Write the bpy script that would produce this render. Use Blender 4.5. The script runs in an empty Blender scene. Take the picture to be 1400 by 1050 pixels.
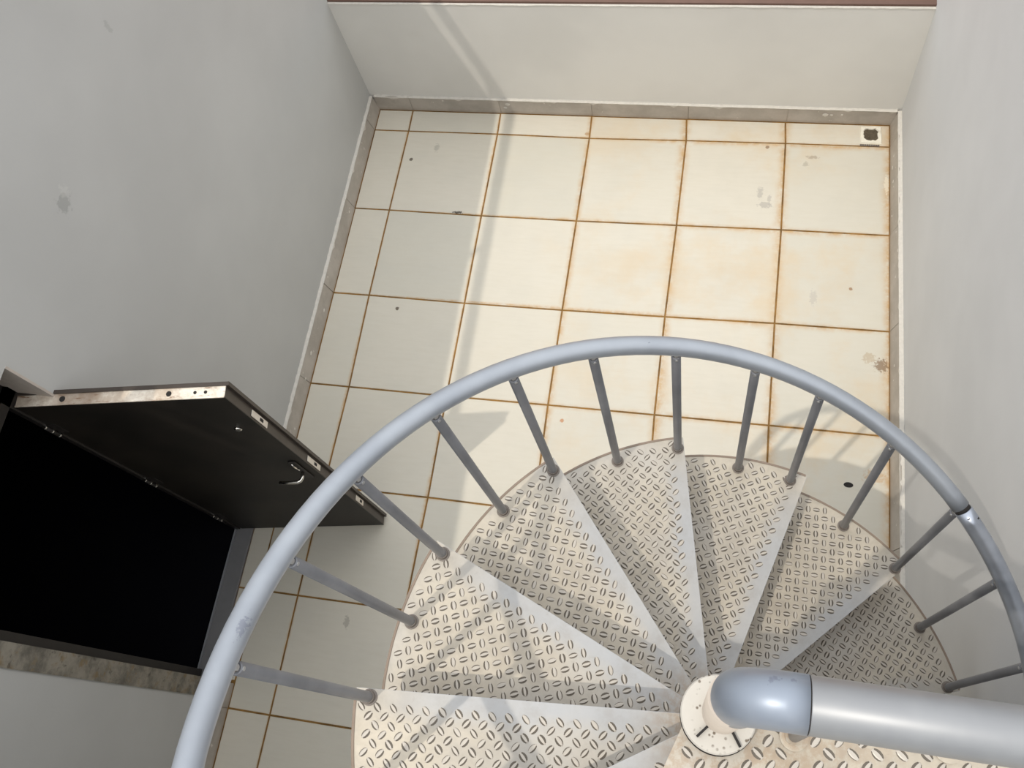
import bpy, bmesh, math, random
from mathutils import Vector, Matrix
random.seed(7)
scn = bpy.context.scene
COL = scn.collection

# ------------------------------------------------------------------ camera
cd = bpy.data.cameras.new('camera')
cam = bpy.data.objects.new('camera', cd)
COL.objects.link(cam)
cd.sensor_fit = 'HORIZONTAL'
cd.sensor_width = 36.0
cd.lens = 1300.84 / 1400 * 36.0
cd.shift_x = -(709.61 - 700) / 1400
cd.shift_y = (447.86 - 525) / 1400
cd.clip_start = 0.02
Rm = Matrix(((0.9765, -0.0761, 0.2016), (0.1512, 0.9085, -0.3896), (-0.1535, 0.4110, 0.8986)))
q = Rm.to_quaternion()
cam.matrix_world = Matrix.Translation((2.0759, -3.5054, 4.9893)) @ q.to_matrix().to_4x4()
scn.camera = cam

# ------------------------------------------------------------------ sky, sun, exposure
w = bpy.data.worlds.new('sky')
scn.world = w
w.use_nodes = True
bg = w.node_tree.nodes['Background']
bg.inputs[0].default_value = (0.96, 0.98, 1.0, 1)
bg.inputs[1].default_value = 1.92
# hazy overcast sky: brightest overhead, dimmer towards the horizon all round
wt = w.node_tree
wc = wt.nodes.new('ShaderNodeTexCoord'); ws = wt.nodes.new('ShaderNodeSeparateXYZ'); wt.links.new(wc.outputs['Generated'], ws.inputs[0])
wr_ = wt.nodes.new('ShaderNodeMapRange'); wt.links.new(ws.outputs[2], wr_.inputs[0])
wr_.inputs[1].default_value = 0.0; wr_.inputs[2].default_value = 1.0; wr_.inputs[3].default_value = 0.38; wr_.inputs[4].default_value = 1.0
wm = wt.nodes.new('ShaderNodeMix'); wm.data_type = 'RGBA'; wm.blend_type = 'MULTIPLY'; wm.inputs[0].default_value = 1.0
wm.inputs[6].default_value = (0.96, 0.98, 1.0, 1); wt.links.new(wr_.outputs[0], wm.inputs[7]); wt.links.new(wm.outputs[2], bg.inputs[0])
sd = bpy.data.lights.new('sun', 'SUN')
sd.energy = 1.25
sd.angle = math.radians(0.6)
sd.color = (1.0, 0.93, 0.82)
sun = bpy.data.objects.new('sun', sd)
COL.objects.link(sun)
SUN = Vector((0.283, 0.325, -1.0)).normalized()
sun.rotation_euler = SUN.to_track_quat('-Z', 'Y').to_euler()
sun.location = (0, -6, 8)
scn.view_settings.view_transform = 'Standard'
scn.view_settings.look = 'None'
scn.view_settings.exposure = 0.0
scn.view_settings.gamma = 1.0
scn.view_settings.use_curve_mapping = False
scn.cycles.max_bounces = 6

# ------------------------------------------------------------------ materials
def srgb(r, g, b):
    f = lambda c: (c / 255 / 12.92) if c / 255 <= 0.04045 else ((c / 255 + 0.055) / 1.055) ** 2.4
    return (f(r), f(g), f(b), 1)

class N:
    """small helper around a node tree"""
    def __init__(s, name, rough=0.5, metal=0.0, spec=0.5):
        s.m = bpy.data.materials.new(name)
        s.m.use_nodes = True
        s.t = s.m.node_tree
        s.b = s.t.nodes['Principled BSDF']
        s.b.inputs['Roughness'].default_value = rough
        s.b.inputs['Metallic'].default_value = metal
        s.b.inputs['Specular IOR Level'].default_value = spec
    def n(s, typ, **kw):
        nd = s.t.nodes.new(typ)
        for k, v in kw.items():
            setattr(nd, k, v)
        return nd
    def put(s, inp, v):
        if isinstance(v, bpy.types.NodeSocket):
            s.t.links.new(v, inp)
        else:
            inp.default_value = v
    def math(s, op, a, b=0.0, c=0.0, clamp=False):
        nd = s.n('ShaderNodeMath', operation=op, use_clamp=clamp)
        s.put(nd.inputs[0], a); s.put(nd.inputs[1], b); s.put(nd.inputs[2], c)
        return nd.outputs[0]
    def mix(s, f, a, b):
        nd = s.n('ShaderNodeMix', data_type='RGBA')
        s.put(nd.inputs[0], f); s.put(nd.inputs[6], a); s.put(nd.inputs[7], b)
        return nd.outputs[2]
    def noise(s, vec, scale, detail=3, rough=0.55, off=None):
        nd = s.n('ShaderNodeTexNoise')
        if off is not None:
            vec = s.vadd(vec, off)
        s.put(nd.inputs['Vector'], vec)
        nd.inputs['Scale'].default_value = scale
        nd.inputs['Detail'].default_value = detail
        nd.inputs['Roughness'].default_value = rough
        return nd.outputs['Fac']
    def vadd(s, a, b):
        nd = s.n('ShaderNodeVectorMath', operation='ADD')
        s.put(nd.inputs[0], a); s.put(nd.inputs[1], b)
        return nd.outputs[0]
    def ramp(s, f, lo, hi):
        nd = s.n('ShaderNodeMapRange', interpolation_type='SMOOTHSTEP')
        s.put(nd.inputs[0], f)
        nd.inputs[1].default_value = lo; nd.inputs[2].default_value = hi
        return nd.outputs[0]
    def pos(s):
        return s.n('ShaderNodeNewGeometry').outputs['Position']
    def obj(s):
        return s.n('ShaderNodeTexCoord').outputs['Object']
    def xyz(s, v):
        nd = s.n('ShaderNodeSeparateXYZ'); s.put(nd.inputs[0], v)
        return nd.outputs
    def blob(s, vec, c, r, stretch=(1, 1, 1), warp=0.6, wscale=25):
        """1 inside an irregular spot at c (world), 0 outside"""
        nd = s.n('ShaderNodeVectorMath', operation='SUBTRACT')
        s.put(nd.inputs[0], vec); nd.inputs[1].default_value = c
        n2 = s.n('ShaderNodeVectorMath', operation='DIVIDE')
        s.put(n2.inputs[0], nd.outputs[0]); n2.inputs[1].default_value = [r * k for k in stretch]
        n3 = s.n('ShaderNodeVectorMath', operation='LENGTH')
        s.put(n3.inputs[0], n2.outputs[0])
        nz = s.noise(vec, wscale, 4, 0.7)
        d = s.math('ADD', n3.outputs['Value'], s.math('MULTIPLY', s.math('SUBTRACT', nz, 0.5), warp * 4))
        return s.math('SUBTRACT', 1.0, s.ramp(d, 0.75, 1.15))
    def bump(s, h, strength=0.3, dist=0.002):
        nd = s.n('ShaderNodeBump')
        nd.inputs['Strength'].default_value = strength
        nd.inputs['Distance'].default_value = dist
        s.put(nd.inputs['Height'], h)
        s.put(s.b.inputs['Normal'], nd.outputs[0])
    def col(s, c):
        s.put(s.b.inputs['Base Color'], c)
        return s.m

def plain(name, c, rough=0.5, metal=0.0, var=0.12, scale=20, spec=0.5):
    k = N(name, rough, metal, spec)
    nz = k.noise(k.obj(), scale, 4, 0.6)
    lo = tuple(x * (1 - var) for x in c[:3]) + (1,)
    hi = tuple(min(1, x * (1 + var)) for x in c[:3]) + (1,)
    return k.col(k.mix(nz, lo, hi))

def wall_mat(name, c, spots=()):
    k = N(name, 0.7, 0, 0.3)
    p = k.pos()
    a = k.ramp(k.noise(p, 1.3, 3, 0.6), 0.3, 0.7)
    base = k.mix(a, tuple(x * 0.96 for x in c[:3]) + (1,), tuple(min(1, x * 1.04) for x in c[:3]) + (1,))
    b = k.ramp(k.noise(p, 9, 5, 0.7), 0.62, 0.8)
    base = k.mix(k.math('MULTIPLY', b, 0.12), base, srgb(205, 200, 186))
    for (cc, r, st, f, colr) in spots:
        m = k.blob(p, cc, r, st, 0.9, 40)
        base = k.mix(k.math('MULTIPLY', m, f), base, colr)
    k.bump(k.noise(p, 60, 4, 0.6), 0.15, 0.002)
    return k.col(base)

WALLC = srgb(186, 186, 184)  # darker tone of the one wall paint, with the left wall's shade in it
M = {}
M['wall_left'] = wall_mat('wall_paint_shade_tone', WALLC, [((-0.268, -1.999, 2.325), 0.035, (1, 1, 1.1), 0.4, srgb(130, 130, 128)),
                                            ((-0.268, -1.96, 2.35), 0.02, (1, 1, 1.5), 0.35, srgb(205, 205, 200)),
                                            ((-0.268, -1.29, 2.45), 0.02, (1, 0.6, 1.6), 0.3, srgb(140, 140, 138))])
M['wall_right'] = wall_mat('wall_paint_lit_tone', srgb(210, 210, 210))  # same paint lightened: the light on this wall is in the colour
M['wall_back'] = wall_mat('wall_paint_back_lit_tone', srgb(226, 224, 219))  # lightest tone of that paint, its lit look put into the colour
M['white_plaster'] = plain('white_plaster_edge', srgb(212, 207, 198), 0.8, 0, 0.15, 60)
M['coping'] = plain('red_brown_coping', srgb(108, 84, 74), 0.8, 0, 0.2, 12)
M['mortar'] = plain('mortar', srgb(190, 182, 170), 0.9, 0, 0.25, 50)
M['reveal'] = plain('dusty_plaster_reveal', srgb(186, 176, 166), 0.8, 0, 0.2, 25)

def grout():
    k = N('rusty_grout', 0.9, 0, 0.2)
    p = k.pos()
    a = k.noise(p, 7, 5, 0.7)
    c = k.mix(k.ramp(a, 0.3, 0.7), srgb(108, 82, 48), srgb(158, 120, 68))
    return k.col(c)
M['grout'] = grout()

def tile_mat():
    k = N('cream_floor_tile', 0.42, 0, 0.45)
    p = k.pos()
    o = k.xyz(p)
    info = k.n('ShaderNodeObjectInfo').outputs['Random']
    base = k.mix(info, srgb(210, 205, 191), srgb(219, 212, 197))
    # streaky print of the tile, along x
    mp = k.n('ShaderNodeMapping'); mp.inputs['Scale'].default_value = (3, 22, 1)
    k.put(mp.inputs[0], p)
    st = k.noise(mp.outputs[0], 2.2, 5, 0.65)
    base = k.mix(k.math('MULTIPLY', k.ramp(st, 0.35, 0.75), 0.25), base, srgb(204, 196, 178))
    # rusty dirt that creeps in from the joints
    def dist(c):
        m = k.math('WRAP', c, 0.3, -0.3)
        return k.math('ABSOLUTE', m)
    dx = dist(o[0]); dy = dist(o[1])
    nzb = k.noise(p, 2.1, 4, 0.6)
    nzs = k.noise(p, 16, 5, 0.7)
    wet = k.ramp(o[0], 0.4, 2.0)
    wdt = k.math('MULTIPLY_ADD', wet, 0.045, 0.016)
    wd2 = k.math('MULTIPLY', wdt, k.math('MULTIPLY_ADD', nzb, 1.6, 0.1))
    fx = k.math('SUBTRACT', 1.0, k.math('DIVIDE', dx, wd2), clamp=True)
    fy = k.math('SUBTRACT', 1.0, k.math('DIVIDE', dy, k.math('MULTIPLY', wd2, 0.6)), clamp=True)
    f = k.math('MAXIMUM', fx, fy)
    f = k.math('MULTIPLY', k.math('POWER', f, 1.6), k.ramp(nzs, 0.25, 0.65))
    base = k.mix(k.math('MULTIPLY', f, 0.85), base, srgb(196, 152, 90))
    # broad warm stains on the side that stays wet
    s1 = k.math('MULTIPLY', k.ramp(k.noise(p, 1.9, 5, 0.62, off=(3.1, 1.7, 0)), 0.46, 0.72), wet)
    base = k.mix(k.math('MULTIPLY', s1, 0.45), base, srgb(214, 184, 138))
    # dusty cool film away from it
    s2 = k.ramp(k.noise(p, 3.4, 4, 0.6, off=(9, 2, 0)), 0.4, 0.7)
    base = k.mix(k.math('MULTIPLY', s2, 0.14), base, srgb(190, 188, 178))
    # single marks
    marks = [((2.275, -0.345, 0), 0.030, (0.5, 1.3, 1), 0.45, (160, 154, 148)), ((2.305, -0.43, 0), 0.036, (1.0, 0.6, 1), 0.5, (160, 154, 148)), ((2.33, -0.39, 0), 0.02, (0.5, 1.6, 1), 0.4, (160, 154, 148)),
             ((2.60, -1.02, 0), 0.035, (0.6, 1.2, 1), 0.4, (176, 168, 160)), ((2.57, -0.08, 0), 0.022, (1.6, 0.5, 1), 0.45, (140, 118, 96)), ((2.53, -0.13, 0), 0.016, (1, 1, 1), 0.4, (150, 140, 124)),
             ((2.964, -1.40, 0), 0.035, (1, 1, 1), 0.75, (128, 98, 66)), ((2.90, -1.36, 0), 0.03, (1, 1, 1), 0.45, (176, 150, 112)),
             ((0.454, -0.592, 0), 0.026, (1.4, 0.35, 1), 0.9, (60, 52, 44)), ((0.196, -1.28, 0), 0.011, (1, 1, 1), 0.9, (90, 76, 58)),
             ((0.065, -0.217, 0), 0.012, (1, 1, 1), 0.9, (90, 80, 66)), ((1.283, -1.882, 0), 0.012, (1, 1, 1), 0.8, (190, 130, 80)),
             ((2.30, -0.02, 0), 0.012, (1, 1, 1), 0.8, (140, 110, 80)), ((1.19, 0.03, 0), 0.012, (1.4, 1, 1), 0.7, (180, 140, 100)),
             ((2.8, -0.95, 0), 0.01, (1, 1, 1), 0.8, (150, 110, 70)), ((0.30, -3.10, 0), 0.03, (0.5, 1, 1), 0.4, (120, 112, 98)),
             ((2.93, -2.02, 0), 0.05, (1, 0.7, 1), 0.5, (196, 156, 104)), ((0.22, -0.12, 0), 0.03, (0.5, 1, 1), 0.4, (150, 146, 134)),
             ((2.99, -0.25, 0), 0.03, (0.5, 2, 1), 0.6, (236, 226, 205))]
    for (c, r, s_, f_, cc) in marks:
        base = k.mix(k.math('MULTIPLY', k.blob(p, c, r, s_, 0.9 if r > 0.015 else 0.4, 60), f_), base, srgb(*cc))
    k.bump(nzs, 0.06, 0.001)
    return k.col(base)
M['tile'] = tile_mat()

def skirt_mat():
    k = N('grey_brown_skirting_tile', 0.45, 0, 0.5)
    p = k.pos()
    a = k.noise(p, 5, 5, 0.65)
    c = k.mix(k.ramp(a, 0.3, 0.7), srgb(162, 154, 144), srgb(184, 176, 166))
    b = k.ramp(k.noise(p, 26, 4, 0.7, off=(2, 5, 1)), 0.66, 0.72)
    c = k.mix(k.math('MULTIPLY', b, 0.8), c, srgb(216, 210, 200))
    z = k.xyz(p)[2]
    low = k.math('SUBTRACT', 1.0, k.ramp(z, 0.0, 0.03))
    c = k.mix(k.math('MULTIPLY', low, 0.35), c, srgb(150, 120, 84))
    return k.col(c)
M['skirt'] = skirt_mat()

def plate_mat(name='cream_painted_tread_plate', landing=False):
    k = N(name, 0.42, 0.15, 0.5)
    o = k.obj(); x = k.xyz(o)
    n1 = k.noise(o, 4.5, 5, 0.65); n2 = k.noise(o, 38, 5, 0.7); n3 = k.noise(k.pos(), 2.2, 3, 0.6)
    c = k.mix(k.ramp(n1, 0.32, 0.68), srgb(168, 158, 142), srgb(192, 182, 165))
    c = k.mix(k.math('MULTIPLY', k.ramp(n3, 0.45, 0.7), 0.5), c, srgb(172, 171, 170))
    # galvanised grey shows near the nosing fold
    ed = k.math('ADD', x[1], k.math('MULTIPLY', k.math('SUBTRACT', n1, 0.5), 0.10))
    e = k.math('SUBTRACT', 1.0, k.ramp(ed, 0.018, 0.085)) if not landing else 0.0
    ends = k.math('MULTIPLY', k.ramp(x[0], 0.05, 0.2), k.math('SUBTRACT', 1.0, k.ramp(x[0], 0.6, 0.84)))
    if not landing: e = k.math('MULTIPLY', e, k.math('MULTIPLY_ADD', ends, 0.75, 0.25))
    c = k.mix(k.math('MULTIPLY', e, 0.65), c, srgb(162, 166, 172))
    c = k.mix(k.math('MULTIPLY', k.ramp(n2, 0.6, 0.75), 0.45), c, srgb(150, 142, 132))
    mot = k.ramp(k.noise(o, 13, 6, 0.75, off=(5, 2, 0)), 0.42, 0.72)
    c = k.mix(k.math('MULTIPLY', mot, 0.38), c, srgb(146, 140, 132))
    r = k.math('SQRT', k.math('ADD', k.math('MULTIPLY', x[0], x[0]), k.math('MULTIPLY', x[1], x[1])))
    hub = k.math('SUBTRACT', 1.0, k.ramp(r, 0.07, 0.20 if not landing else 0.45))
    c = k.mix(k.math('MULTIPLY', k.math('MULTIPLY', hub, k.ramp(n2, 0.4, 0.6)), 0.5), c, srgb(146, 118, 88))
    k.bump(n2, 0.12, 0.001)
    return k.col(c)
M['plate'] = plate_mat()
M['landing'] = plate_mat('cream_landing_plate', True)
M['grime'] = plain('lug_grime', srgb(98, 90, 80), 0.7, 0.1, 0.3, 30)
M['lug_top'] = plain('lug_worn_top', srgb(182, 174, 163), 0.42, 0.15, 0.12, 30)
M['rim'] = plain('rusty_tread_rim', srgb(132, 116, 102), 0.6, 0.2, 0.3, 14)
M['nosing'] = plain('grey_nosing_fold', srgb(166, 168, 172), 0.35, 0.3, 0.1, 10)
M['column'] = plain('cream_column_paint', srgb(196, 184, 170), 0.5, 0.05, 0.08, 16)

def disc_mat():
    k = N('chipped_cream_disc', 0.5, 0.1, 0.5)
    p = k.pos()
    c = k.mix(k.noise(p, 12, 4, 0.6), srgb(180, 174, 164), srgb(198, 193, 184))
    v = k.n('ShaderNodeTexVoronoi'); k.put(v.inputs['Vector'], p); v.inputs['Scale'].default_value = 95
    s_ = k.math('SUBTRACT', 1.0, k.ramp(v.outputs['Distance'], 0.16, 0.34))
    c = k.mix(k.math('MULTIPLY', s_, k.ramp(k.noise(p, 20, 2, 0.5), 0.38, 0.5)), c, srgb(104, 92, 78))
    return k.col(c)
M['disc'] = disc_mat()

def rail_mat(name, a, b, metal, rough, chips=0.6, marks=()):
    k = N(name, rough, metal, 0.5)
    p = k.pos()
    n1 = k.noise(p, 6, 4, 0.6)
    c = k.mix(k.ramp(n1, 0.3, 0.7), a, b)
    ch = k.ramp(k.noise(p, 30, 5, 0.75, off=(4, 4, 4)), 0.69, 0.73)
    c = k.mix(k.math('MULTIPLY', ch, chips), c, srgb(110, 112, 120))
    for (cc, r_, st) in marks:
        c = k.mix(k.math('MULTIPLY', k.blob(p, cc, r_, st, 1.1, 120), 0.5), c, srgb(110, 112, 128))
    k.put(k.b.inputs['Roughness'], k.math('MULTIPLY_ADD', n1, 0.15, rough - 0.07))
    return k.col(c)
M['rail'] = rail_mat('blue_grey_rail_paint', srgb(158, 163, 171), srgb(170, 175, 182), 0.55, 0.38, 0.6, [((1.330, -3.40, 3.40), 0.013, (0.5, 1.9, 1.2)), ((1.332, -3.46, 3.38), 0.008, (0.8, 1.6, 1.2)), ((2.30, -2.552, 2.80), 0.006, (1.4, 1, 1))])
M['rail_worn'] = rail_mat('worn_rail_metal', srgb(150, 156, 168), srgb(186, 192, 202), 0.75, 0.3, 0.8)
M['pipe'] = rail_mat('silver_pipe_paint', srgb(145, 146, 148), srgb(158, 159, 160), 0.6, 0.45, 0.25)
M['elbow'] = rail_mat('blue_grey_elbow_paint', srgb(142, 150, 162), srgb(158, 163, 172), 0.6, 0.42, 0.5, [((2.178, -3.385, 3.635), 0.008, (2.0, 0.8, 1)), ((2.135, -3.38, 3.61), 0.004, (1, 1, 1)), ((2.212, -3.385, 3.63), 0.004, (1, 1, 1))])
M['baluster'] = rail_mat('grey_baluster_paint', srgb(126, 127, 131), srgb(142, 143, 147), 0.45, 0.42, 0.4)
M['collar'] = plain('rust_stained_collar', srgb(122, 114, 107), 0.6, 0.3, 0.3, 60)
M['dark_gap'] = plain('dark_gap', srgb(34, 30, 28), 0.8, 0, 0.2, 20)
M['screw'] = plain('bright_screw', srgb(205, 205, 205), 0.3, 0.8, 0.1, 20)

def door_face():
    k = N('black_brown_door_skin', 0.5, 0.0, 0.3)
    p = k.obj()
    c = k.mix(k.ramp(k.noise(p, 2.5, 4, 0.6), 0.3, 0.7), srgb(22, 20, 17), srgb(44, 39, 34))
    return k.col(c)
M['door'] = door_face()
M['door_edge'] = plain('dark_brown_door_edge', srgb(66, 58, 52), 0.5, 0.1, 0.3, 14)
def door_top():
    k = N('bare_door_top_edge', 0.6, 0.1, 0.4)
    p = k.obj(); x = k.xyz(p)
    c = k.mix(k.ramp(k.noise(p, 12, 5, 0.7), 0.35, 0.65), srgb(200, 184, 166), srgb(240, 232, 218))
    mp = k.n('ShaderNodeMapping'); mp.inputs['Scale'].default_value = (6, 30, 30); k.put(mp.inputs[0], p)
    c = k.mix(k.ramp(k.noise(mp.outputs[0], 2.0, 5, 0.7), 0.55, 0.7), c, srgb(132, 92, 62))
    d = k.math('ABSOLUTE', k.math('SUBTRACT', x[0], 0.24))
    c = k.mix(k.math('MULTIPLY', k.math('SUBTRACT', 1.0, k.ramp(d, 0.05, 0.13)), 0.55), c, srgb(112, 82, 58))
    return k.col(c)
M['door_top'] = door_top()
M['chrome'] = plain('chrome', srgb(225, 222, 215), 0.2, 1.0, 0.05, 20)
M['steel_plate'] = plain('pale_lock_plate', srgb(222, 214, 202), 0.5, 0.2, 0.15, 60)
M['frame_dark'] = plain('dark_door_frame', srgb(44, 40, 38), 0.5, 0.2, 0.25, 20)
M['sill'] = plain('grey_stone_sill', srgb(128, 127, 128), 0.5, 0, 0.2, 10)
M['interior'] = plain('painted_dark_room_lining', srgb(20, 20, 24), 0.9, 0, 0.2, 3, 0.0)  # near-black colour stands in for the missing light indoors
def casing():
    k = N('stained_plaster_band', 0.8, 0, 0.3)
    p = k.pos()
    c = k.mix(k.ramp(k.noise(p, 7, 5, 0.7), 0.35, 0.65), srgb(100, 96, 88), srgb(146, 140, 128))
    c = k.mix(k.math('MULTIPLY', k.ramp(k.noise(p, 15, 5, 0.7, off=(3, 3, 3)), 0.52, 0.66), 0.7), c, srgb(128, 108, 76))
    c = k.mix(k.math('MULTIPLY', k.ramp(k.noise(p, 24, 3, 0.7, off=(7, 3, 3)), 0.6, 0.7), 0.6), c, srgb(74, 70, 64))
    return k.col(c)
M['casing'] = casing()
M['drain_rim'] = plain('chipped_tile_round_drain', srgb(238, 232, 216), 0.7, 0, 0.15, 40)
M['drain_dirt'] = plain('drain_dirt', srgb(92, 82, 66), 0.9, 0, 0.6, 90)
M['ground'] = plain('bare_ground', srgb(150, 120, 98), 0.9, 0, 0.15, 1)

# ------------------------------------------------------------------ mesh helpers
def link(name, bm, mats, parent=None, smooth=False, loc=None, rotz=None):
    me = bpy.data.meshes.new(name)
    bmesh.ops.recalc_face_normals(bm, faces=bm.faces)
    bm.to_mesh(me); bm.free()
    for m in (mats if isinstance(mats, (list, tuple)) else [mats]):
        me.materials.append(m)
    if smooth:
        me.shade_smooth() if hasattr(me, 'shade_smooth') else None
    o = bpy.data.objects.new(name, me)
    COL.objects.link(o)
    if parent: o.parent = parent
    if loc is not None: o.location = loc
    if rotz is not None: o.rotation_euler = (0, 0, rotz)
    return o

def tag(o, label=None, cat=None, kind=None, group=None):
    if label: o['label'] = label
    if cat: o['category'] = cat
    if kind: o['kind'] = kind
    if group: o['group'] = group
    return o

def empty(name, loc=(0, 0, 0), rotz=0):
    o = bpy.data.objects.new(name, None)
    COL.objects.link(o)
    o.location = loc; o.rotation_euler = (0, 0, rotz); o.empty_display_size = 0.1
    return o

def box(bm, x0, x1, y0, y1, z0, z1, mi=0, bev=0.0):
    vs = [bm.verts.new(p) for p in ((x0, y0, z0), (x1, y0, z0), (x1, y1, z0), (x0, y1, z0), (x0, y0, z1), (x1, y0, z1), (x1, y1, z1), (x0, y1, z1))]
    fs = [bm.faces.new([vs[i] for i in f]) for f in ((0, 3, 2, 1), (4, 5, 6, 7), (0, 1, 5, 4), (1, 2, 6, 5), (2, 3, 7, 6), (3, 0, 4, 7))]
    for f in fs: f.material_index = mi
    if bev:
        es = set(e for f in fs for e in f.edges)
        bmesh.ops.bevel(bm, geom=list(es), offset=bev, segments=1, affect='EDGES', profile=0.5)
    return fs

def prism(bm, pts, z0, z1, mi=0, side_mi=None):
    lo = [bm.verts.new((x, y, z0)) for x, y in pts]
    hi = [bm.verts.new((x, y, z1)) for x, y in pts]
    f = bm.faces.new(hi); f.material_index = mi
    f = bm.faces.new(lo[::-1]); f.material_index = mi
    n = len(pts)
    for i in range(n):
        f = bm.faces.new((lo[i], lo[(i + 1) % n], hi[(i + 1) % n], hi[i]))
        f.material_index = mi if side_mi is None else side_mi

def tube(bm, pts, r, seg=16, mi=0, caps=True):
    pts = [Vector(p) for p in pts]
    rs = r if isinstance(r, (list, tuple)) else [r] * len(pts)
    rings = []
    up = None
    for i, p in enumerate(pts):
        d = (pts[min(i + 1, len(pts) - 1)] - pts[max(i - 1, 0)]).normalized()
        if up is None:
            up = d.orthogonal().normalized()
        up = (up - d * up.dot(d)).normalized()
        s = d.cross(up)
        rings.append([bm.verts.new(p + (up * math.cos(2 * math.pi * j / seg) + s * math.sin(2 * math.pi * j / seg)) * rs[i]) for j in range(seg)])
    for a, b in zip(rings, rings[1:]):
        for j in range(seg):
            f = bm.faces.new((a[j], a[(j + 1) % seg], b[(j + 1) % seg], b[j])); f.smooth = True; f.material_index = mi
    if caps:
        for rg in (rings[0][::-1], rings[-1]):
            f = bm.faces.new(rg); f.material_index = mi

def lathe(bm, prof, c=(0, 0, 0), seg=24, mi=0):
    """profile [(r, z)...] round the vertical through c"""
    rings = []
    for r, z in prof:
        if r <= 1e-6:
            rings.append([bm.verts.new((c[0], c[1], c[2] + z))])
        else:
            rings.append([bm.verts.new((c[0] + r * math.cos(2 * math.pi * j / seg), c[1] + r * math.sin(2 * math.pi * j / seg), c[2] + z)) for j in range(seg)])
    for a, b in zip(rings, rings[1:]):
        for j in range(seg):
            k = (j + 1) % seg
            if len(a) == 1 and len(b) == 1: continue
            if len(a) == 1: f = bm.faces.new((a[0], b[k], b[j]))
            elif len(b) == 1: f = bm.faces.new((a[j], a[k], b[0]))
            else: f = bm.faces.new((a[j], a[k], b[k], b[j]))
            f.material_index = mi

# ================================================================== THE SETTING
# ---- floor: slab of grout with every tile on it
XL, XR, YB = -0.232, 3.008, 0.168      # where the floor tiles meet the skirting
bm = bmesh.new()
box(bm, XL - 0.05, XR + 0.06, -5.2, YB + 0.03, -0.15, -0.0028)
box(bm, -0.345, XL - 0.05, -3.47, -2.67, -0.15, -0.0028)
floor = link('floor', bm, M['grout'])
tag(floor, 'cream tiled yard floor with rust-brown joints under the spiral stair', 'floor', 'structure')

meas = {(0, 0): (0.003, 0.004), (1, 0): (0.605, 0.006), (2, 0): (1.205, -0.002), (3, 0): (1.81, 0.008), (4, 0): (2.407, 0.013),
        (0, -1): (-0.001, -0.601), (1, -1): (0.603, -0.607), (2, -1): (1.2, -0.607), (3, -1): (1.803, -0.6), (4, -1): (2.407, -0.592),
        (0, -2): (-0.001, -1.205), (1, -2): (0.603, -1.211), (2, -2): (1.194, -1.21), (3, -2): (1.789, -1.204), (4, -2): (2.397, -1.195),
        (0, -3): (0.009, -1.802), (1, -3): (0.603, -1.803), (2, -3): (1.193, -1.799), (3, -3): (1.786, -1.798), (4, -3): (2.394, -1.797),
        (1, -4): (0.608, -2.395), (0, -5): (-0.001, -3.002), (0, -6): (0.001, -3.603)}
def gp(i, j):
    x, y = meas.get((i, j), (0.6 * i, 0.6 * j))
    if i == -1: x = XL
    if i == 5: x = XR
    if j == 1: y = YB
    return x, y
G2 = 0.0046
for j in range(-8, 1):
    for i in range(-1, 5):
        a, b, c, d = gp(i, j), gp(i + 1, j), gp(i + 1, j + 1), gp(i, j + 1)
        if i == -1:      # tile next to the wall; its outer side follows the wall
            a = (XL, a[1] if (0, j) not in meas else meas[(0, j)][1]); d = (XL, d[1] if (0, j + 1) not in meas else meas[(0, j + 1)][1])
            b2 = gp(0, j); c2 = gp(0, j + 1); a = (XL, b2[1]); d = (XL, c2[1]); b, c = b2, c2
        if i == 4:
            b = (XR, a[1]); c = (XR, d[1])
        pts = [(a[0] + G2, a[1] + G2), (b[0] - G2, b[1] + G2), (c[0] - G2, c[1] - G2), (d[0] + G2, d[1] - G2)]
        bm = bmesh.new()
        lift = random.uniform(-0.0006, 0.0006)
        prism(bm, pts, -0.010, lift)
        es = [e for e in bm.edges if all(v.co.z > -0.005 for v in e.verts)]
        bmesh.ops.bevel(bm, geom=es, offset=0.0016, segments=1, affect='EDGES')
        link('tile', bm, M['tile'], floor)
# strip of floor inside the doorway recess
for (y0, y1) in ((-3.0, -2.640), (-3.466, -3.007)):
    bm = bmesh.new(); box(bm, -0.342, XL - 0.004, y0, y1, -0.010, 0, 0, 0.0012)
    link('tile', bm, M['tile'], floor)

# ---- walls
WX = -0.268
YE0, YE1 = -3.478, -2.632          # the doorway in the left wall
bm = bmesh.new()
box(bm, -0.448, WX, YE1, 0.6, -0.15, 2.98)
box(bm, -0.448, WX, YE0, YE1, 2.30, 2.98)
box(bm, -0.448, WX, -5.3, YE0, -0.15, 2.98)
wl = link('wall_left', bm, M['wall_left'])
tag(wl, 'tall grey painted wall with the dark doorway in it', 'wall', 'structure')
bm = bmesh.new(); box(bm, -0.60, -0.268, -5.3, -3.40, 2.98, 3.78)
link('wall_upstand', bm, M['wall_left'], wl)
bm = bmesh.new(); tube(bm, [(-0.30, -3.40, 3.41), (-0.30, 0.6, 3.41)], 0.034, 14)
for yy in (-3.0, -1.9, -0.8, 0.3):
    tube(bm, [(-0.30, yy, 2.97), (-0.30, yy, 3.39)], 0.016, 8)
link('parapet_rail', bm, M['rail'], wl)
bm = bmesh.new(); box(bm, WX - 0.002, WX + 0.007, YE0 - 0.085, YE0 + 0.001, 0.13, 2.36)
link('stained_band', bm, M['casing'], wl)
bm = bmesh.new(); box(bm, -0.446, WX + 0.003, YE1 - 0.006, YE1 + 0.003, 0.0, 2.30)
link('door_reveal', bm, M['reveal'], wl)

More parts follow.
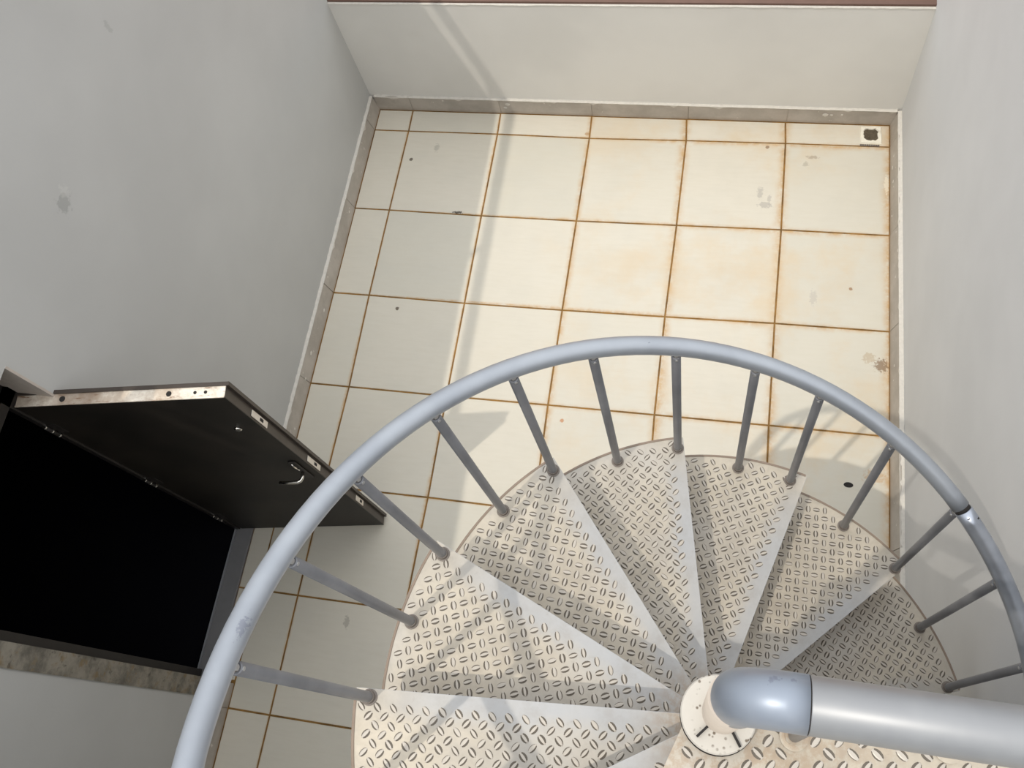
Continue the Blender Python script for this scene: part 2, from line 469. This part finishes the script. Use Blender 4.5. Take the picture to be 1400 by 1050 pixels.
bm = bmesh.new(); box(bm, 3.052, 3.25, -5.3, 0.6, -0.15, 3.06)
wr = link('wall_right', bm, M['wall_right'])
tag(wr, 'pale grey painted wall beside the outer edge of the stair', 'wall', 'structure')

bm = bmesh.new(); box(bm, -0.448, 3.25, 0.190, 0.40, -0.15, 0.968)
wb = link('wall_back', bm, M['wall_back'])
tag(wb, 'low pale parapet wall at the end of the yard with brown coping', 'wall', 'structure')
bm = bmesh.new(); box(bm, WX, 3.052, 0.198, 0.42, 0.968, 0.985)
link('coping', bm, M['coping'], wb)
# uneven white plaster lip under the coping
bm = bmesh.new()
n = 90
pv = None
for i in range(n + 1):
    x = WX + (3.052 - WX) * i / n
    d = 0.004 + 0.006 * random.random(); hh = 0.004 + 0.006 * random.random()
    cur = [bm.verts.new(p) for p in ((x, 0.192, 0.966 - hh), (x, 0.190 - d * 0.6, 0.964), (x, 0.190 - d * 0.5, 0.969), (x, 0.200, 0.971))]
    if pv:
        for a in range(3): bm.faces.new((pv[a], cur[a], cur[a + 1], pv[a + 1]))
    pv = cur
link('plaster_lip', bm, M['white_plaster'], wb)

bm = bmesh.new(); box(bm, -0.448, 3.25, -5.30, -5.1, -0.15, 2.93)
tag(link('wall_front', bm, M['wall_left']), 'grey wall closing the yard behind the stair', 'wall', 'structure')

# unseen slab, added to darken the near end of the yard
bm = bmesh.new(); box(bm, -0.268, 3.052, -5.30, -4.46, 2.90, 3.062)
tag(link('shade_slab', bm, M['wall_left']), 'unseen slab added to shade the near end of the yard', 'added shade slab', 'structure')

# room behind the doorway; its darkness is put into the near-black lining colour
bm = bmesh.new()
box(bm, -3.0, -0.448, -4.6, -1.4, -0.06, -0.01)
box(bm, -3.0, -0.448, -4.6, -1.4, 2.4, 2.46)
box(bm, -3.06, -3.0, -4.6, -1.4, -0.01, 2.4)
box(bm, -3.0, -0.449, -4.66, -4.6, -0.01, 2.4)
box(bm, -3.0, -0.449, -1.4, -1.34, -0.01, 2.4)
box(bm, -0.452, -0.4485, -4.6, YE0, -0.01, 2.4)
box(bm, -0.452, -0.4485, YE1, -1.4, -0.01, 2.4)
tag(link('wall_interior', bm, M['interior']), 'unlit room with its darkness painted black, seen through the doorway', 'room', 'structure')

# ground outside
bm = bmesh.new(); box(bm, -12, 14, 0.42, 16, -0.4, -0.3)
tag(link('ground', bm, M['ground']), 'bare brown ground beyond the low parapet wall', 'ground', 'structure')

# ---- skirting: tiles leaning on a mortar bed, ragged white mortar along the top
def skirting(name, along, fixed, back, top_off, hgt, cuts, label, flip):
    """along 'x' or 'y'; fixed = front foot coordinate, back = wall face, top_off = front top coordinate"""
    def P(u, v, z):
        return (u, v, z) if along == 'x' else (v, u, z)
    bm = bmesh.new()
    a, b = cuts[0], cuts[-1]
    s = 1 if back > fixed else -1
    e = 0.004 * s
    pts = [(fixed + e, -0.01), (top_off + e, hgt - 0.004), (back, hgt - 0.004), (back, -0.01)]
    A = [bm.verts.new(P(a, v, z)) for v, z in pts]; B = [bm.verts.new(P(b, v, z)) for v, z in pts]
    for i in range(4): bm.faces.new((A[i], A[(i + 1) % 4], B[(i + 1) % 4], B[i]))
    bm.faces.new(A[::-1]); bm.faces.new(B)
    root = link(name, bm, M['mortar'])
    tag(root, label, 'skirting', 'structure')
    for p, q_ in zip(cuts, cuts[1:]):
        bm = bmesh.new()
        g = 0.0018; hz = hgt + random.uniform(-0.004, 0.004); dv = random.uniform(-0.0015, 0.0015)
        pts = [(fixed + dv, 0.0012), (top_off + dv, hz), (top_off + e * 2 + dv, hz), (fixed + e * 2 + dv, 0.0012)]
        A = [bm.verts.new(P(p + g, v, z)) for v, z in pts]; B = [bm.verts.new(P(q_ - g, v, z)) for v, z in pts]
        for i in range(4): bm.faces.new((A[i], A[(i + 1) % 4], B[(i + 1) % 4], B[i]))
        bm.faces.new(A[::-1]); bm.faces.new(B)
        bmesh.ops.recalc_face_normals(bm, faces=bm.faces)
        bmesh.ops.bevel(bm, geom=list(bm.edges), offset=0.001, segments=1, affect='EDGES')
        link('skirting_tile', bm, M['skirt'], root)
    # ragged bead
    bm = bmesh.new()
    n = int(abs(b - a) / 0.025); pv = None; wv = 0
    for i in range(n + 1):
        u = a + (b - a) * i / n
        wv = 0.8 * wv + 0.2 * random.uniform(-1, 1) * 2
        dn = 0.001 + 0.004 * random.random() + 0.010 * max(0, wv); t_ = 0.002 + 0.003 * random.random()
        if random.random() < 0.06: dn += 0.012
        fo = top_off + (fixed - top_off) * dn / hgt
        prof = [(fo - 0.0012 * s, hgt - dn), (top_off - 0.003 * s, hgt + t_ * 0.4), (top_off + (back - top_off) * 0.5, hgt + t_), (back - 0.0008 * s, hgt + t_ + 0.008 * random.random()), (back + 0.002 * s, hgt)]
        cur = [bm.verts.new(P(u, v, z)) for v, z in prof]
        if pv:
            for k in range(4): bm.faces.new((pv[k], cur[k], cur[k + 1], pv[k + 1]))
        pv = cur
    link('mortar_bead', bm, M['white_plaster'], root)
    # paint drips
    bm = bmesh.new()
    return root, P, s

sk1, _, _ = skirting('baseboard_left', 'y', XL, WX, -0.252, 0.128, [-2.60, -2.402, -1.803, -1.205, -0.603, 0.0, YB + 0.01],
         'grey-brown tile skirting along the foot of the tall shaded wall', False)
sk1b, _, _ = skirting('baseboard_left_near', 'y', XL, WX, -0.252, 0.128, [-5.1, -4.8, -4.2, -3.603, YE0 - 0.005],
         'grey-brown tile skirting between the doorway and the front wall', False)
sk2, _, _ = skirting('baseboard_back', 'x', YB, 0.190, 0.176, 0.125, [XL - 0.01, 0.003, 0.605, 1.205, 1.81, 2.407, XR + 0.02],
         'grey-brown tile skirting along the foot of the low parapet wall', False)
sk3, _, _ = skirting('baseboard_right', 'y', XR, 3.052, 3.032, 0.130, [-5.1, -4.8, -4.2, -3.6, -3.0, -2.4, -1.797, -1.195, -0.592, 0.013, YB + 0.01],
         'grey-brown tile skirting along the wall beside the stair', False)

def drips(parent, spots, axis):
    bm = bmesh.new()
    for (x, y, z, r) in spots:
        k = random.uniform(0.8, 1.5)
        m = Matrix.Translation((x, y, z)) @ Matrix.Diagonal((0.0025 if axis == 'x' else r * k, r * k if axis == 'x' else 0.0025, r * 1.2, 1))
        bmesh.ops.create_icosphere(bm, subdivisions=1, radius=1, matrix=m)
    o = link('paint_drips', bm, M['white_plaster'], parent)
    o['kind'] = 'stuff'
def skx(z): return XL + (-0.252 - XL) * z / 0.128
drips(sk1, [(skx(z), y, z, r) for y, z, r in ((-0.66, 0.05, 0.011), (-0.64, 0.06, 0.006), (-1.35, 0.05, 0.010), (-1.64, 0.07, 0.012), (-1.62, 0.05, 0.005), (-1.8, 0.06, 0.008), (-0.35, 0.03, 0.006), (-1.15, 0.10, 0.006), (-2.1, 0.04, 0.010))], 'x')
drips(sk2, [(x, 0.172, z, r) for x, z, r in ((2.625, 0.08, 0.014), (2.66, 0.08, 0.008), (2.72, 0.085, 0.008), (0.66, 0.09, 0.014), (0.64, 0.055, 0.010), (0.23, 0.11, 0.008), (1.48, 0.03, 0.006))], 'y')
drips(sk3, [(XR + 0.024 * z / 0.13, y, z, r) for y, z, r in ((-0.09, 0.06, 0.008), (-0.16, 0.04, 0.010), (-0.26, 0.05, 0.012), (-0.30, 0.06, 0.006), (-0.48, 0.03, 0.006), (-0.62, 0.09, 0.007), (-0.75, 0.11, 0.012), (-1.42, 0.06, 0.008), (-1.5, 0.05, 0.006), (-2.45, 0.03, 0.008), (-2.5, 0.06, 0.006), (-0.9, 0.08, 0.006))], 'x')

# ---- drain in the far corner
dr = empty('floor_drain', (2.90, 0.095, 0))
tag(dr, 'small dirty square floor drain in the corner by the parapet', 'drain')
bm = bmesh.new()
nn = 14
for ring in range(1):
    o_ = []; i_ = []; it = []; ot = []
    for k in range(24):
        a = 2 * math.pi * k / 24
        sq = 1 / max(abs(math.cos(a)), abs(math.sin(a)))
        ro = 0.062 * sq * random.uniform(0.95, 1.06); ri = 0.040 * min(sq, 1.25) * random.uniform(0.9, 1.08)
        o_.append(bm.verts.new((ro * math.cos(a), ro * math.sin(a), 0.0005)))
        ot.append(bm.verts.new((ro * 0.93 * math.cos(a), ro * 0.93 * math.sin(a), 0.005 + 0.003 * random.random())))
        it.append(bm.verts.new((ri * 1.06 * math.cos(a), ri * 1.06 * math.sin(a), 0.006 + 0.003 * random.random())))
        i_.append(bm.verts.new((ri * math.cos(a), ri * math.sin(a), 0.0012)))
    for k in range(24):
        l = (k + 1) % 24
        for A, B in ((o_, ot), (ot, it), (it, i_)): bm.faces.new((A[k], A[l], B[l], B[k]))
link('drain_rim', bm, M['drain_rim'], dr)
bm = bmesh.new()
lathe(bm, [(0, 0.002), (0.048, 0.0016)], seg=16)
for k in range(26):
    a = random.uniform(0, 6.28); r = 0.038 * math.sqrt(random.random()); s = random.uniform(0.003, 0.009)
    bmesh.ops.create_icosphere(bm, subdivisions=1, radius=s, matrix=Matrix.Translation((r * math.cos(a), r * math.sin(a), 0.003)) @ Matrix.Diagonal((1, 1.3, 0.5, 1)))
link('drain_grate', bm, M['drain_dirt'], dr)
bm = bmesh.new()
for k in range(9):
    box(bm, -0.062 + k * 0.0125, -0.062 + k * 0.0125 + 0.011, -0.082 - random.uniform(0, 0.003), -0.070, 0.0006, 0.003)
link('rusty_crack', bm, M['collar'], dr)
# small open weep hole in the floor near the stair
wh = empty('weep_hole', (2.805, -2.078, 0))
tag(wh, 'small round black hole in the floor tile at the foot of the stair', 'hole')
bm = bmesh.new(); lathe(bm, [(0.0, 0.0012), (0.011, 0.0012), (0.013, 0.0016), (0.016, 0.0008)], seg=16); bmesh.ops.scale(bm, vec=(1.5, 0.9, 1), verts=bm.verts)
link('hole_opening', bm, M['dark_gap'], wh)

# ================================================================== DOOR
HX, HY, ANG, LW = -0.408, -2.693, math.radians(8.24), 0.815
door = empty('door_1', (HX, HY, 0), ANG)
tag(door, 'open dark brown metal door swung out into the yard', 'door', 'structure')
TH = 0.058
ZB, ZT = 0.018, 2.022
bm = bmesh.new()
box(bm, 0, LW, 0, 0.003, ZB, ZT)                       # near skin
box(bm, 0.001, LW - 0.001, 0.003, TH - 0.014, ZB + 0.002, ZT - 0.004, 1)
leaf = link('door_leaf', bm, [M['door'], M['door_edge']], door)
bm = bmesh.new()
box(bm, -0.006, LW + 0.012, TH - 0.014, TH, ZB, ZT + 0.008)     # overlapping outer skin
link('outer_skin', bm, M['door_edge'], door)
bm = bmesh.new(); box(bm, 0.002, LW - 0.002, 0.002, TH - 0.014, ZT - 0.004, ZT + 0.0005)
box(bm, 0.002, LW - 0.002, 0.0, 0.005, ZT - 0.002, ZT + 0.004)
te = link('top_edge', bm, M['door_top'], door); te['label'] = 'unpainted rusty cream top edge of the door'
bm = bmesh.new()
for (u, r) in ((0.185, 0.011), (0.60, 0.010), (0.70, 0.006), (0.74, 0.006)):
    lathe(bm, [(0, 0.0015), (r, 0.0015), (r * 1.05, 0)], (u, 0.024, ZT + 0.0006), 14)
link('edge_hole', bm, M['dark_gap'], door)
for (z, hh) in ((1.72, 0.075), (1.12, 0.08), (0.46, 0.06)):
    bm = bmesh.new(); box(bm, LW - 0.0005, LW + 0.0025, 0.010, 0.036, z - hh, z + hh, 0, 0.001)
    lp = link('lock_plate', bm, M['steel_plate'], door)
    bm = bmesh.new(); box(bm, LW + 0.002, LW + 0.004, 0.017, 0.029, z - 0.03, z + 0.0)
    link('bolt_slot', bm, M['dark_gap'], lp)
# lever handle
bm = bmesh.new(); box(bm, 0.742, 0.778, -0.008, 0.0, 1.0, 1.24, 0, 0.003)
hp = link('escutcheon', bm, M['frame_dark'], door)
bm = bmesh.new()
tube(bm, [(0.76, -0.006, 1.10), (0.76, -0.036, 1.10), (0.755, -0.048, 1.10), (0.742, -0.054, 1.099), (0.70, -0.054, 1.096), (0.655, -0.051, 1.092)], [0.008, 0.008, 0.0085, 0.0085, 0.0075, 0.0065], 12)
link('lever', bm, M['chrome'], hp)
bm = bmesh.new(); tube(bm, [(0.76, -0.012, 1.235), (0.766, -0.02, 1.22), (0.772, -0.02, 1.17)], 0.004, 8)
link('latch_trim', bm, M['chrome'], hp)
bm = bmesh.new(); tube(bm, [(0.719, 0.0, 1.69), (0.719, -0.006, 1.69), (0.719, -0.009, 1.69)], [0.016, 0.016, 0.010], 16)
o = link('round_disc', bm, M['chrome'], door); o['label'] = 'small round chrome disc high on the door'
for z in (1.778, 1.018, 0.319):
    bm = bmesh.new()
    tube(bm, [(-0.006, -0.010, z - 0.05), (-0.006, -0.010, z + 0.05)], 0.009, 10)
    box(bm, 0.0, 0.035, -0.003, 0.0, z - 0.045, z + 0.045)
    hg = link('hinge', bm, M['frame_dark'], door)
    bm = bmesh.new()
    for dz in (-0.048, 0.0, 0.048):
        tube(bm, [(-0.006, -0.010, z + dz - 0.005), (-0.006, -0.010, z + dz + 0.005)], 0.0105, 10)
    link('hinge_pin', bm, M['chrome'], hg)
# frame and sill
bm = bmesh.new()
box(bm, -0.447, -0.412, -2.70, YE1, 0.03, 2.09)
box(bm, -0.447, -0.412, YE0, -3.44, 0.03, 2.09)
box(bm, -0.447, -0.412, YE0, YE1, 2.04, 2.09)
box(bm, -0.447, -0.430, YE0, YE1, 2.09, 2.31)
fr = link('trim_1', bm, M['frame_dark'])
tag(fr, 'dark door frame set back in the doorway opening', 'door frame', 'structure')
bm = bmesh.new(); box(bm, -0.438, -0.346, YE0 + 0.002, -2.640, -0.01, 0.012, 0, 0.002)
si = link('trim_2', bm, M['sill'])
tag(si, 'grey stone sill across the foot of the dark doorway', 'sill', 'structure')
bm = bmesh.new(); box(bm, -0.447, -0.438, YE0 + 0.002, -2.70, -0.01, 0.022)
link('sill_lip', bm, M['nosing'], si)

# ================================================================== SPIRAL STAIRCASE
AX, AY, Z0, H, A0, DA = 2.155, -3.393, 2.654, 0.2082, 3.2125, 0.48622
RT, RB, RR = 0.848, 0.813, 0.842
CX, CY = 2.141, -3.412           # column where it is seen, above the treads
stair = empty('spiral_staircase', (AX, AY, 0))
tag(stair, 'grey and cream metal spiral staircase with checkered treads and curved handrail', 'staircase')
def S(x, y, z=0): return (x - AX, y - AY, z)

# tread mesh data: nosing runs along local +x at y = 0, plate lies towards +y (counter-clockwise)
SPAN = DA + 0.10
def lug(bm, x, y, ang, z, L=0.0130, W=0.0054, dirt=1.0, keep=None):
    n = 12
    c, s = math.cos(ang), math.sin(ang)
    def ringv(fl, fw, zz):
        out = []
        for k in range(n):
            t = 2 * math.pi * k / n
            lx, ly = L * fl * math.cos(t), W * fw * math.sin(t)
            out.append(bm.verts.new((x + lx * c - ly * s, y + lx * s + ly * c, zz)))
        return out
    side = random.choice((0.15, 0.3, 0.45))
    r0 = ringv(0.96, 1.42 * dirt, z + 0.0003); r1 = ringv(0.95, 1, z + 0.0005); r2 = ringv(0.86, 0.60, z + 0.0017)
    for k in range(n):
        l = (k + 1) % n
        tip = abs(math.sin(2 * math.pi * (k + 0.5) / n)) < 0.3
        f = bm.faces.new((r0[k], r0[l], r1[l], r1[k])); f.material_index = 1 if tip else 0
        f = bm.faces.new((r1[k], r1[l], r2[l], r2[k])); f.material_index = 1 if tip or (k > n // 2 and side < 0.2) else 0; f.smooth = True
    f = bm.faces.new(r2); f.material_index = 1

def lug_field(bm, inside, x0, x1, y0, y1, z, th=0.0, pitch=0.0395):
    ca, sa = math.cos(th), math.sin(th)
    n = int(2.4 / pitch)
    for j in range(-n, n):
        for i in range(-n, n):
            for k in (0, 1):
                u = (i + 0.5 * k) * pitch; v = (j + 0.5 * k) * pitch
                x = u * ca - v * sa; y = u * sa + v * ca
                if x < x0 or x > x1 or y < y0 or y > y1 or not inside(x, y): continue
                lug(bm, x, y, th + (math.radians(48) if k else math.radians(-48)), z, dirt=random.uniform(0.85, 1.12))

def tread_meshes():
    T = 0.004
    bm = bmesh.new()
    na = 18
    pts = [(0.045, 0.0), (RT, 0.0)]
    arc = [(RT * math.cos(SPAN * k / na), RT * math.sin(SPAN * k / na)) for k in range(1, na + 1)]
    pts += arc
    pts += [(0.045 * math.cos(SPAN), 0.045 * math.sin(SPAN))]
    pts += [(0.045 * math.cos(SPAN * 0.5), 0.045 * math.sin(SPAN * 0.5))]
    prism(bm, pts, -T, 0)
    plate = link('tread', bm, M['plate'])
    bm = bmesh.new()                                    # folded-down front edge
    box(bm, 0.05, RT - 0.001, -0.0005, 0.0035, -0.040, -0.0002)
    nos = link('nosing_fold', bm, M['nosing'])
    bm = bmesh.new()                                    # rim strip under the arc
    A = [(RT, 0.004)] + [(RT * math.cos(SPAN * k / na), RT * math.sin(SPAN * k / na)) for k in range(1, na + 1)]
    prev = None
    for k, (x, y) in enumerate(A):
        rr = math.hypot(x, y)
        xi, yi = x * (rr - 0.004) / rr, y * (rr - 0.004) / rr
        xo, yo = x * (rr + 0.0025) / rr, y * (rr + 0.0025) / rr
        zt = 0.0015 + 0.001 * random.random()
        cur = [bm.verts.new((xo, yo, -0.036)), bm.verts.new((xo, yo, zt)), bm.verts.new((xi, yi, zt)), bm.verts.new((xi, yi, -0.036))]
        if prev:
            for a in range(4): bm.faces.new((prev[a], cur[a], cur[(a + 1) % 4], prev[(a + 1) % 4]))
        else: bm.faces.new(cur)
        prev = cur
    bm.faces.new(prev[::-1])
    rim = link('rim_strip', bm, M['rim'])
    bm = bmesh.new()
    def inside(x, y):
        r = math.hypot(x, y)
        if r > RT - 0.016 or r < 0.11: return False
        if math.atan2(y, x) > SPAN - 0.01: return False
        for (a, rb) in ((0.024, RB), (0.264, RB)):
            if math.hypot(x - rb * math.cos(a), y - rb * math.sin(a)) < 0.026: return False
        return y > 0.030
    lug_field(bm, inside, 0, RT, 0.03, RT, 0.0, 0.0)
    lg = link('lug', bm, [M['grime'], M['lug_top']])
    lg['kind'] = 'stuff'
    bm = bmesh.new()
    lathe(bm, [(0.041, -H + 0.01), (0.050, -H + 0.01), (0.050, -0.001), (0.041, -0.001)], seg=24)
    hub = link('hub_sleeve', bm, M['column'])
    return plate, [nos, rim, lg, hub]
proto, subs = tread_meshes()
for s_ in subs: s_.parent = proto
def place_tread(k, first=False):
    o = proto if first else proto.copy()
    if not first: COL.objects.link(o)
    o.parent = stair
    # higher treads sit over the column, which stands slightly off true
    f = min(1, max(0, (Z0 - k * H - 2.2) / 0.8))
    o.location = ((CX - AX) * f * 0.6, (CY - AY) * f * 0.6, Z0 - k * H)
    o.rotation_euler = (0, 0, A0 - k * DA)
    if not first:
        for s_ in subs:
            c = s_.copy(); COL.objects.link(c); c.parent = o
    return o
for k in range(0, 13):
    place_tread(k, k == 0)
place_tread(-1)

# column
bm = bmesh.new()
tube(bm, [S(AX + 0.004, AY + 0.006, 0.0), S(AX, AY, 1.6), S(CX, CY, 3.0), S(CX, CY, 3.52)], 0.0365, 28)
link('column', bm, M['column'], stair)
bm = bmesh.new(); lathe(bm, [(0, 0.012), (0.11, 0.012), (0.11, 0.0)], S(AX, AY, 0.0), 28)
link('base_plate', bm, M['collar'], stair)

# landing plate at the top
ZL = 3.070
bm = bmesh.new()
ex, ey = math.cos(math.radians(250)), math.sin(math.radians(250))
e0 = (2.0668 - ex * 0.09, -3.4577 - ey * 0.09)
e1 = (2.0668 + ex * 1.02, -3.4577 + ey * 1.02)
poly = [e0, e1, (3.045, e1[1]), (3.045, -3.372), (2.20, -3.372), (2.14, -3.345)]
prism(bm, [(x - AX, y - AY) for x, y in poly], ZL - 0.005, ZL)
ld = link('landing_plate', bm, M['landing'], stair)
bm = bmesh.new()
# fold along the landing's front and side
def slab(bm, p, q_, t, z0, z1):
    d = Vector((q_[0] - p[0], q_[1] - p[1])).normalized(); n_ = Vector((-d.y, d.x)) * t
    prism(bm, [(p[0], p[1]), (q_[0], q_[1]), (q_[0] + n_.x, q_[1] + n_.y), (p[0] + n_.x, p[1] + n_.y)], z0, z1)
slab(bm, S(*e0)[:2], S(*e1)[:2], 0.004, ZL - 0.06, ZL - 0.0052)
slab(bm, S(2.20, -3.376)[:2], S(3.045, -3.376)[:2], 0.004, ZL - 0.06, ZL - 0.0052)
slab(bm, S(*e1)[:2], S(3.045, e1[1])[:2], 0.004, ZL - 0.06, ZL - 0.0052)
link('nosing_fold', bm, M['nosing'], ld)
bm = bmesh.new()
pp = [(x - AX, y - AY) for x, y in poly]
nd = Vector((-ey, ex)) # unit, pointing to the landing side is checked below
def in_land(x, y):
    dx, dy = x - (e0[0] - AX), y - (e0[1] - AY)
    side = -(ex * dy - ey * dx)
    wx, wy = x + AX, y + AY
    side = ex * (wy - e0[1]) - ey * (wx - e0[0])
    if side < 0.018: return False
    if wx > 3.03 or wy < -4.0 or wy > -3.385: return False
    if math.hypot(wx - CX, wy - CY) < 0.078: return False
    if math.hypot(wx - 2.270, wy + 3.436) < 0.030: return False
    return True
lug_field(bm, in_land, -0.5, 0.9, -1.1, 0.2, ZL, math.radians(8), 0.0415)
lg2 = link('lug', bm, [M['grime'], M['lug_top']], ld); lg2['kind'] = 'stuff'

# disc, a black ring painted as the shadow under it, and dark slits
bm = bmesh.new(); lathe(bm, [(0.038, ZL), (0.069, ZL), (0.069, ZL + 0.016), (0.038, ZL + 0.016)], S(2.134, -3.417, 0), 32)
link('disc_shadow_ring', bm, M['dark_gap'], stair)  # dark ring stands in for the disc's shadow on the landing
bm = bmesh.new(); lathe(bm, [(0.028, ZL + 0.026), (0.0665, ZL + 0.026), (0.068, ZL + 0.029), (0.068, ZL + 0.035), (0.0655, ZL + 0.038), (0.028, ZL + 0.038)], S(2.134, -3.416, 0), 40)
o = link('collar_disc', bm, M['disc'], stair); o['label'] = 'round cream disc with chipped paint round the column'
for a in (math.radians(228), math.radians(303)):
    bm = bmesh.new()
    d = Vector((math.cos(a), math.sin(a))); n_ = Vector((-d.y, d.x)) * 0.0022
    c0 = Vector((CX - AX, CY - AY)) + d * 0.034; c1 = Vector((CX - AX, CY - AY)) + d * 0.063
    z0_, z1_ = ZL + 0.0375, ZL + 0.052
    prism(bm, [(c0.x - n_.x, c0.y - n_.y), (c1.x - n_.x, c1.y - n_.y), (c1.x + n_.x, c1.y + n_.y), (c0.x + n_.x, c0.y + n_.y)], z0_, z0_ + 0.008)
    link('dark_slit', bm, M['dark_gap'], stair)  # dark radial slit by the column, drawn as a thin raised strip

# guard pipe over the landing
ZP = 3.600; PY = -3.411; PX = 2.147
bm = bmesh.new()
pts = [(PX, PY, ZP - 0.12)]
for k in range(0, 11):
    a = math.pi * k / 20
    R_ = 0.054
    pts.append((PX + R_ - R_ * math.cos(a), PY, ZP - R_ + R_ * math.sin(a)))
pts.append((2.232, PY, ZP))
tube(bm, [S(*p) for p in pts], 0.0385, 32)
o = link('elbow', bm, M['elbow'], stair)
bm = bmesh.new(); tube(bm, [S(2.2305, PY, ZP), S(2.2335, PY, ZP)], 0.0378, 32)
link('joint_ring', bm, M['dark_gap'], stair)
bm = bmesh.new(); tube(bm, [S(2.233, PY, ZP), S(2.235, PY, ZP), S(3.052, PY, ZP)], [0.0370, 0.0382, 0.0382], 32)
link('guard_pipe', bm, M['pipe'], stair)
for x, oy in ((2.270, -0.02), (2.53, 0.0), (2.79, 0.0)):
    bm = bmesh.new(); tube(bm, [S(x, PY + oy, ZL), S(x, PY + oy * 0.2, ZP - 0.03)], 0.0115, 14)
    b_ = link('guard_post', bm, M['baluster'], stair)
    bm = bmesh.new(); lathe(bm, [(0.011, ZL + 0.001), (0.026, ZL + 0.001), (0.026, ZL + 0.005), (0.017, ZL + 0.006), (0.017, ZL + 0.012), (0.011, ZL + 0.012)], S(x, PY + oy, 0), 20)
    link('base_collar', bm, M['landing'], b_)

# handrail: a helix
def rz(a):
    c3 = lambda t: 0.0072 * t ** 3 - 0.0376 * t ** 2 + 0.4774 * t + 2.0163
    d3 = lambda t: 0.0216 * t * t - 0.0752 * t + 0.4774
    lo, hi = 0.5, 3.4
    if a < lo: return c3(lo) + (a - lo) * 0.428
    if a > hi: return c3(hi) + (a - hi) * 0.428
    return c3(a)
def rp(a, r=RR, dz=0): return S(AX + r * math.cos(a), AY + r * math.sin(a), rz(a) + dz)
AJ = 0.800
RAD = 0.0238
def helix(a, b, n=None):
    n = n or max(2, int(abs(b - a) / 0.045))
    return [rp(a + (b - a) * k / n) for k in range(n + 1)]
AEND = 4.30
bm = bmesh.new(); tube(bm, helix(AJ + 0.006, AEND), RAD, 24)
link('handrail', bm, M['rail'], stair)
bm = bmesh.new(); tube(bm, helix(-2.4, AJ - 0.006), RAD, 24)
o = link('lower_handrail', bm, M['rail_worn'], stair); o['label'] = 'lower length of handrail with worn shiny paint'
bm = bmesh.new(); tube(bm, helix(AJ - 0.007, AJ + 0.007, 2), RAD * 0.9, 24)
link('joint_ring', bm, M['dark_gap'], stair)
bm = bmesh.new()
for (a, dr_, dz) in ((AJ - 0.035, -0.4, 0.9), (AJ - 0.05, 0.5, 0.85)):
    p = Vector(rp(a)); out = Vector((math.cos(a) * dr_, math.sin(a) * dr_, dz)).normalized()
    tube(bm, [p + out * (RAD - 0.002), p + out * (RAD + 0.002)], 0.004, 10)
link('joint_screw', bm, M['dark_gap'], stair)

# balusters (angle of foot, angle of head); two per tread
feet = [3.236, 2.9907, 2.7536, 2.5005, 2.2653, 2.0188, 1.7778, 1.5333, 1.3228, 1.0565, 0.8000, 0.5644, 0.3156]
heads = [3.2378, 2.9959, 2.7528, 2.499, 2.2601, 2.0224, 1.7764, 1.5345, 1.3275, 1.0719, 0.8067, 0.5691, 0.3141]
idx = list(range(13))
for i in (-3, -2, -1): 
    k = (i + 1) // 2
    a = A0 - k * DA + (0.024 if i % 2 == 0 else 0.264)
    idx.append(i); feet.append(a); heads.append(a)
for i in range(13, 25):
    k = (i + 1) // 2
    a = A0 - k * DA + (0.024 if i % 2 == 0 else 0.264)
    if a < -2.35: break
    idx.append(i); feet.append(a); heads.append(a)
def disk(bm, p, axis, r, t, seg=12):
    p = Vector(p); axis = Vector(axis).normalized()
    tube(bm, [p - axis * t / 2, p + axis * t / 2], r, seg)
for i, af, ah in zip(idx, feet, heads):
    k = (i + 1) // 2
    zf = Z0 - k * H
    off = min(1, max(0, (zf - 2.2) / 0.8)) * 0.6
    F = Vector(S(AX + RB * math.cos(af) + (CX - AX) * off, AY + RB * math.sin(af) + (CY - AY) * off, zf))
    T = Vector(rp(ah, RR - 0.004, -RAD))
    d = (T - F).normalized()
    body_end = T - d * 0.020
    bm = bmesh.new()
    tube(bm, [F, F + d * 0.01, body_end - d * 0.003, body_end], [0.0125, 0.0125, 0.0125, 0.0105], 18)
    b_ = link('baluster', bm, M['baluster'], stair)
    bm = bmesh.new()
    tube(bm, [body_end - d * 0.001, T + d * 0.006], 0.0075, 10)
    link('neck', bm, M['collar'], b_)
    bm = bmesh.new()
    inw = Vector((-math.cos(ah), -math.sin(ah), 0.15)).normalized()
    pc = (body_end + T) / 2
    disk(bm, pc + inw * 0.0075, inw, 0.0055, 0.004, 10)
    disk(bm, body_end - d * 0.008 + inw * 0.0125, inw, 0.004, 0.002, 10)
    link('screw', bm, M['screw'], b_)
    bm = bmesh.new()
    lathe(bm, [(0.010, 0.0005), (0.0195, 0.0005), (0.0195, 0.003), (0.0155, 0.004), (0.0155, 0.013), (0.0145, 0.015), (0.010, 0.015)], tuple(F), 18)
    link('base_collar', bm, M['collar'], b_)
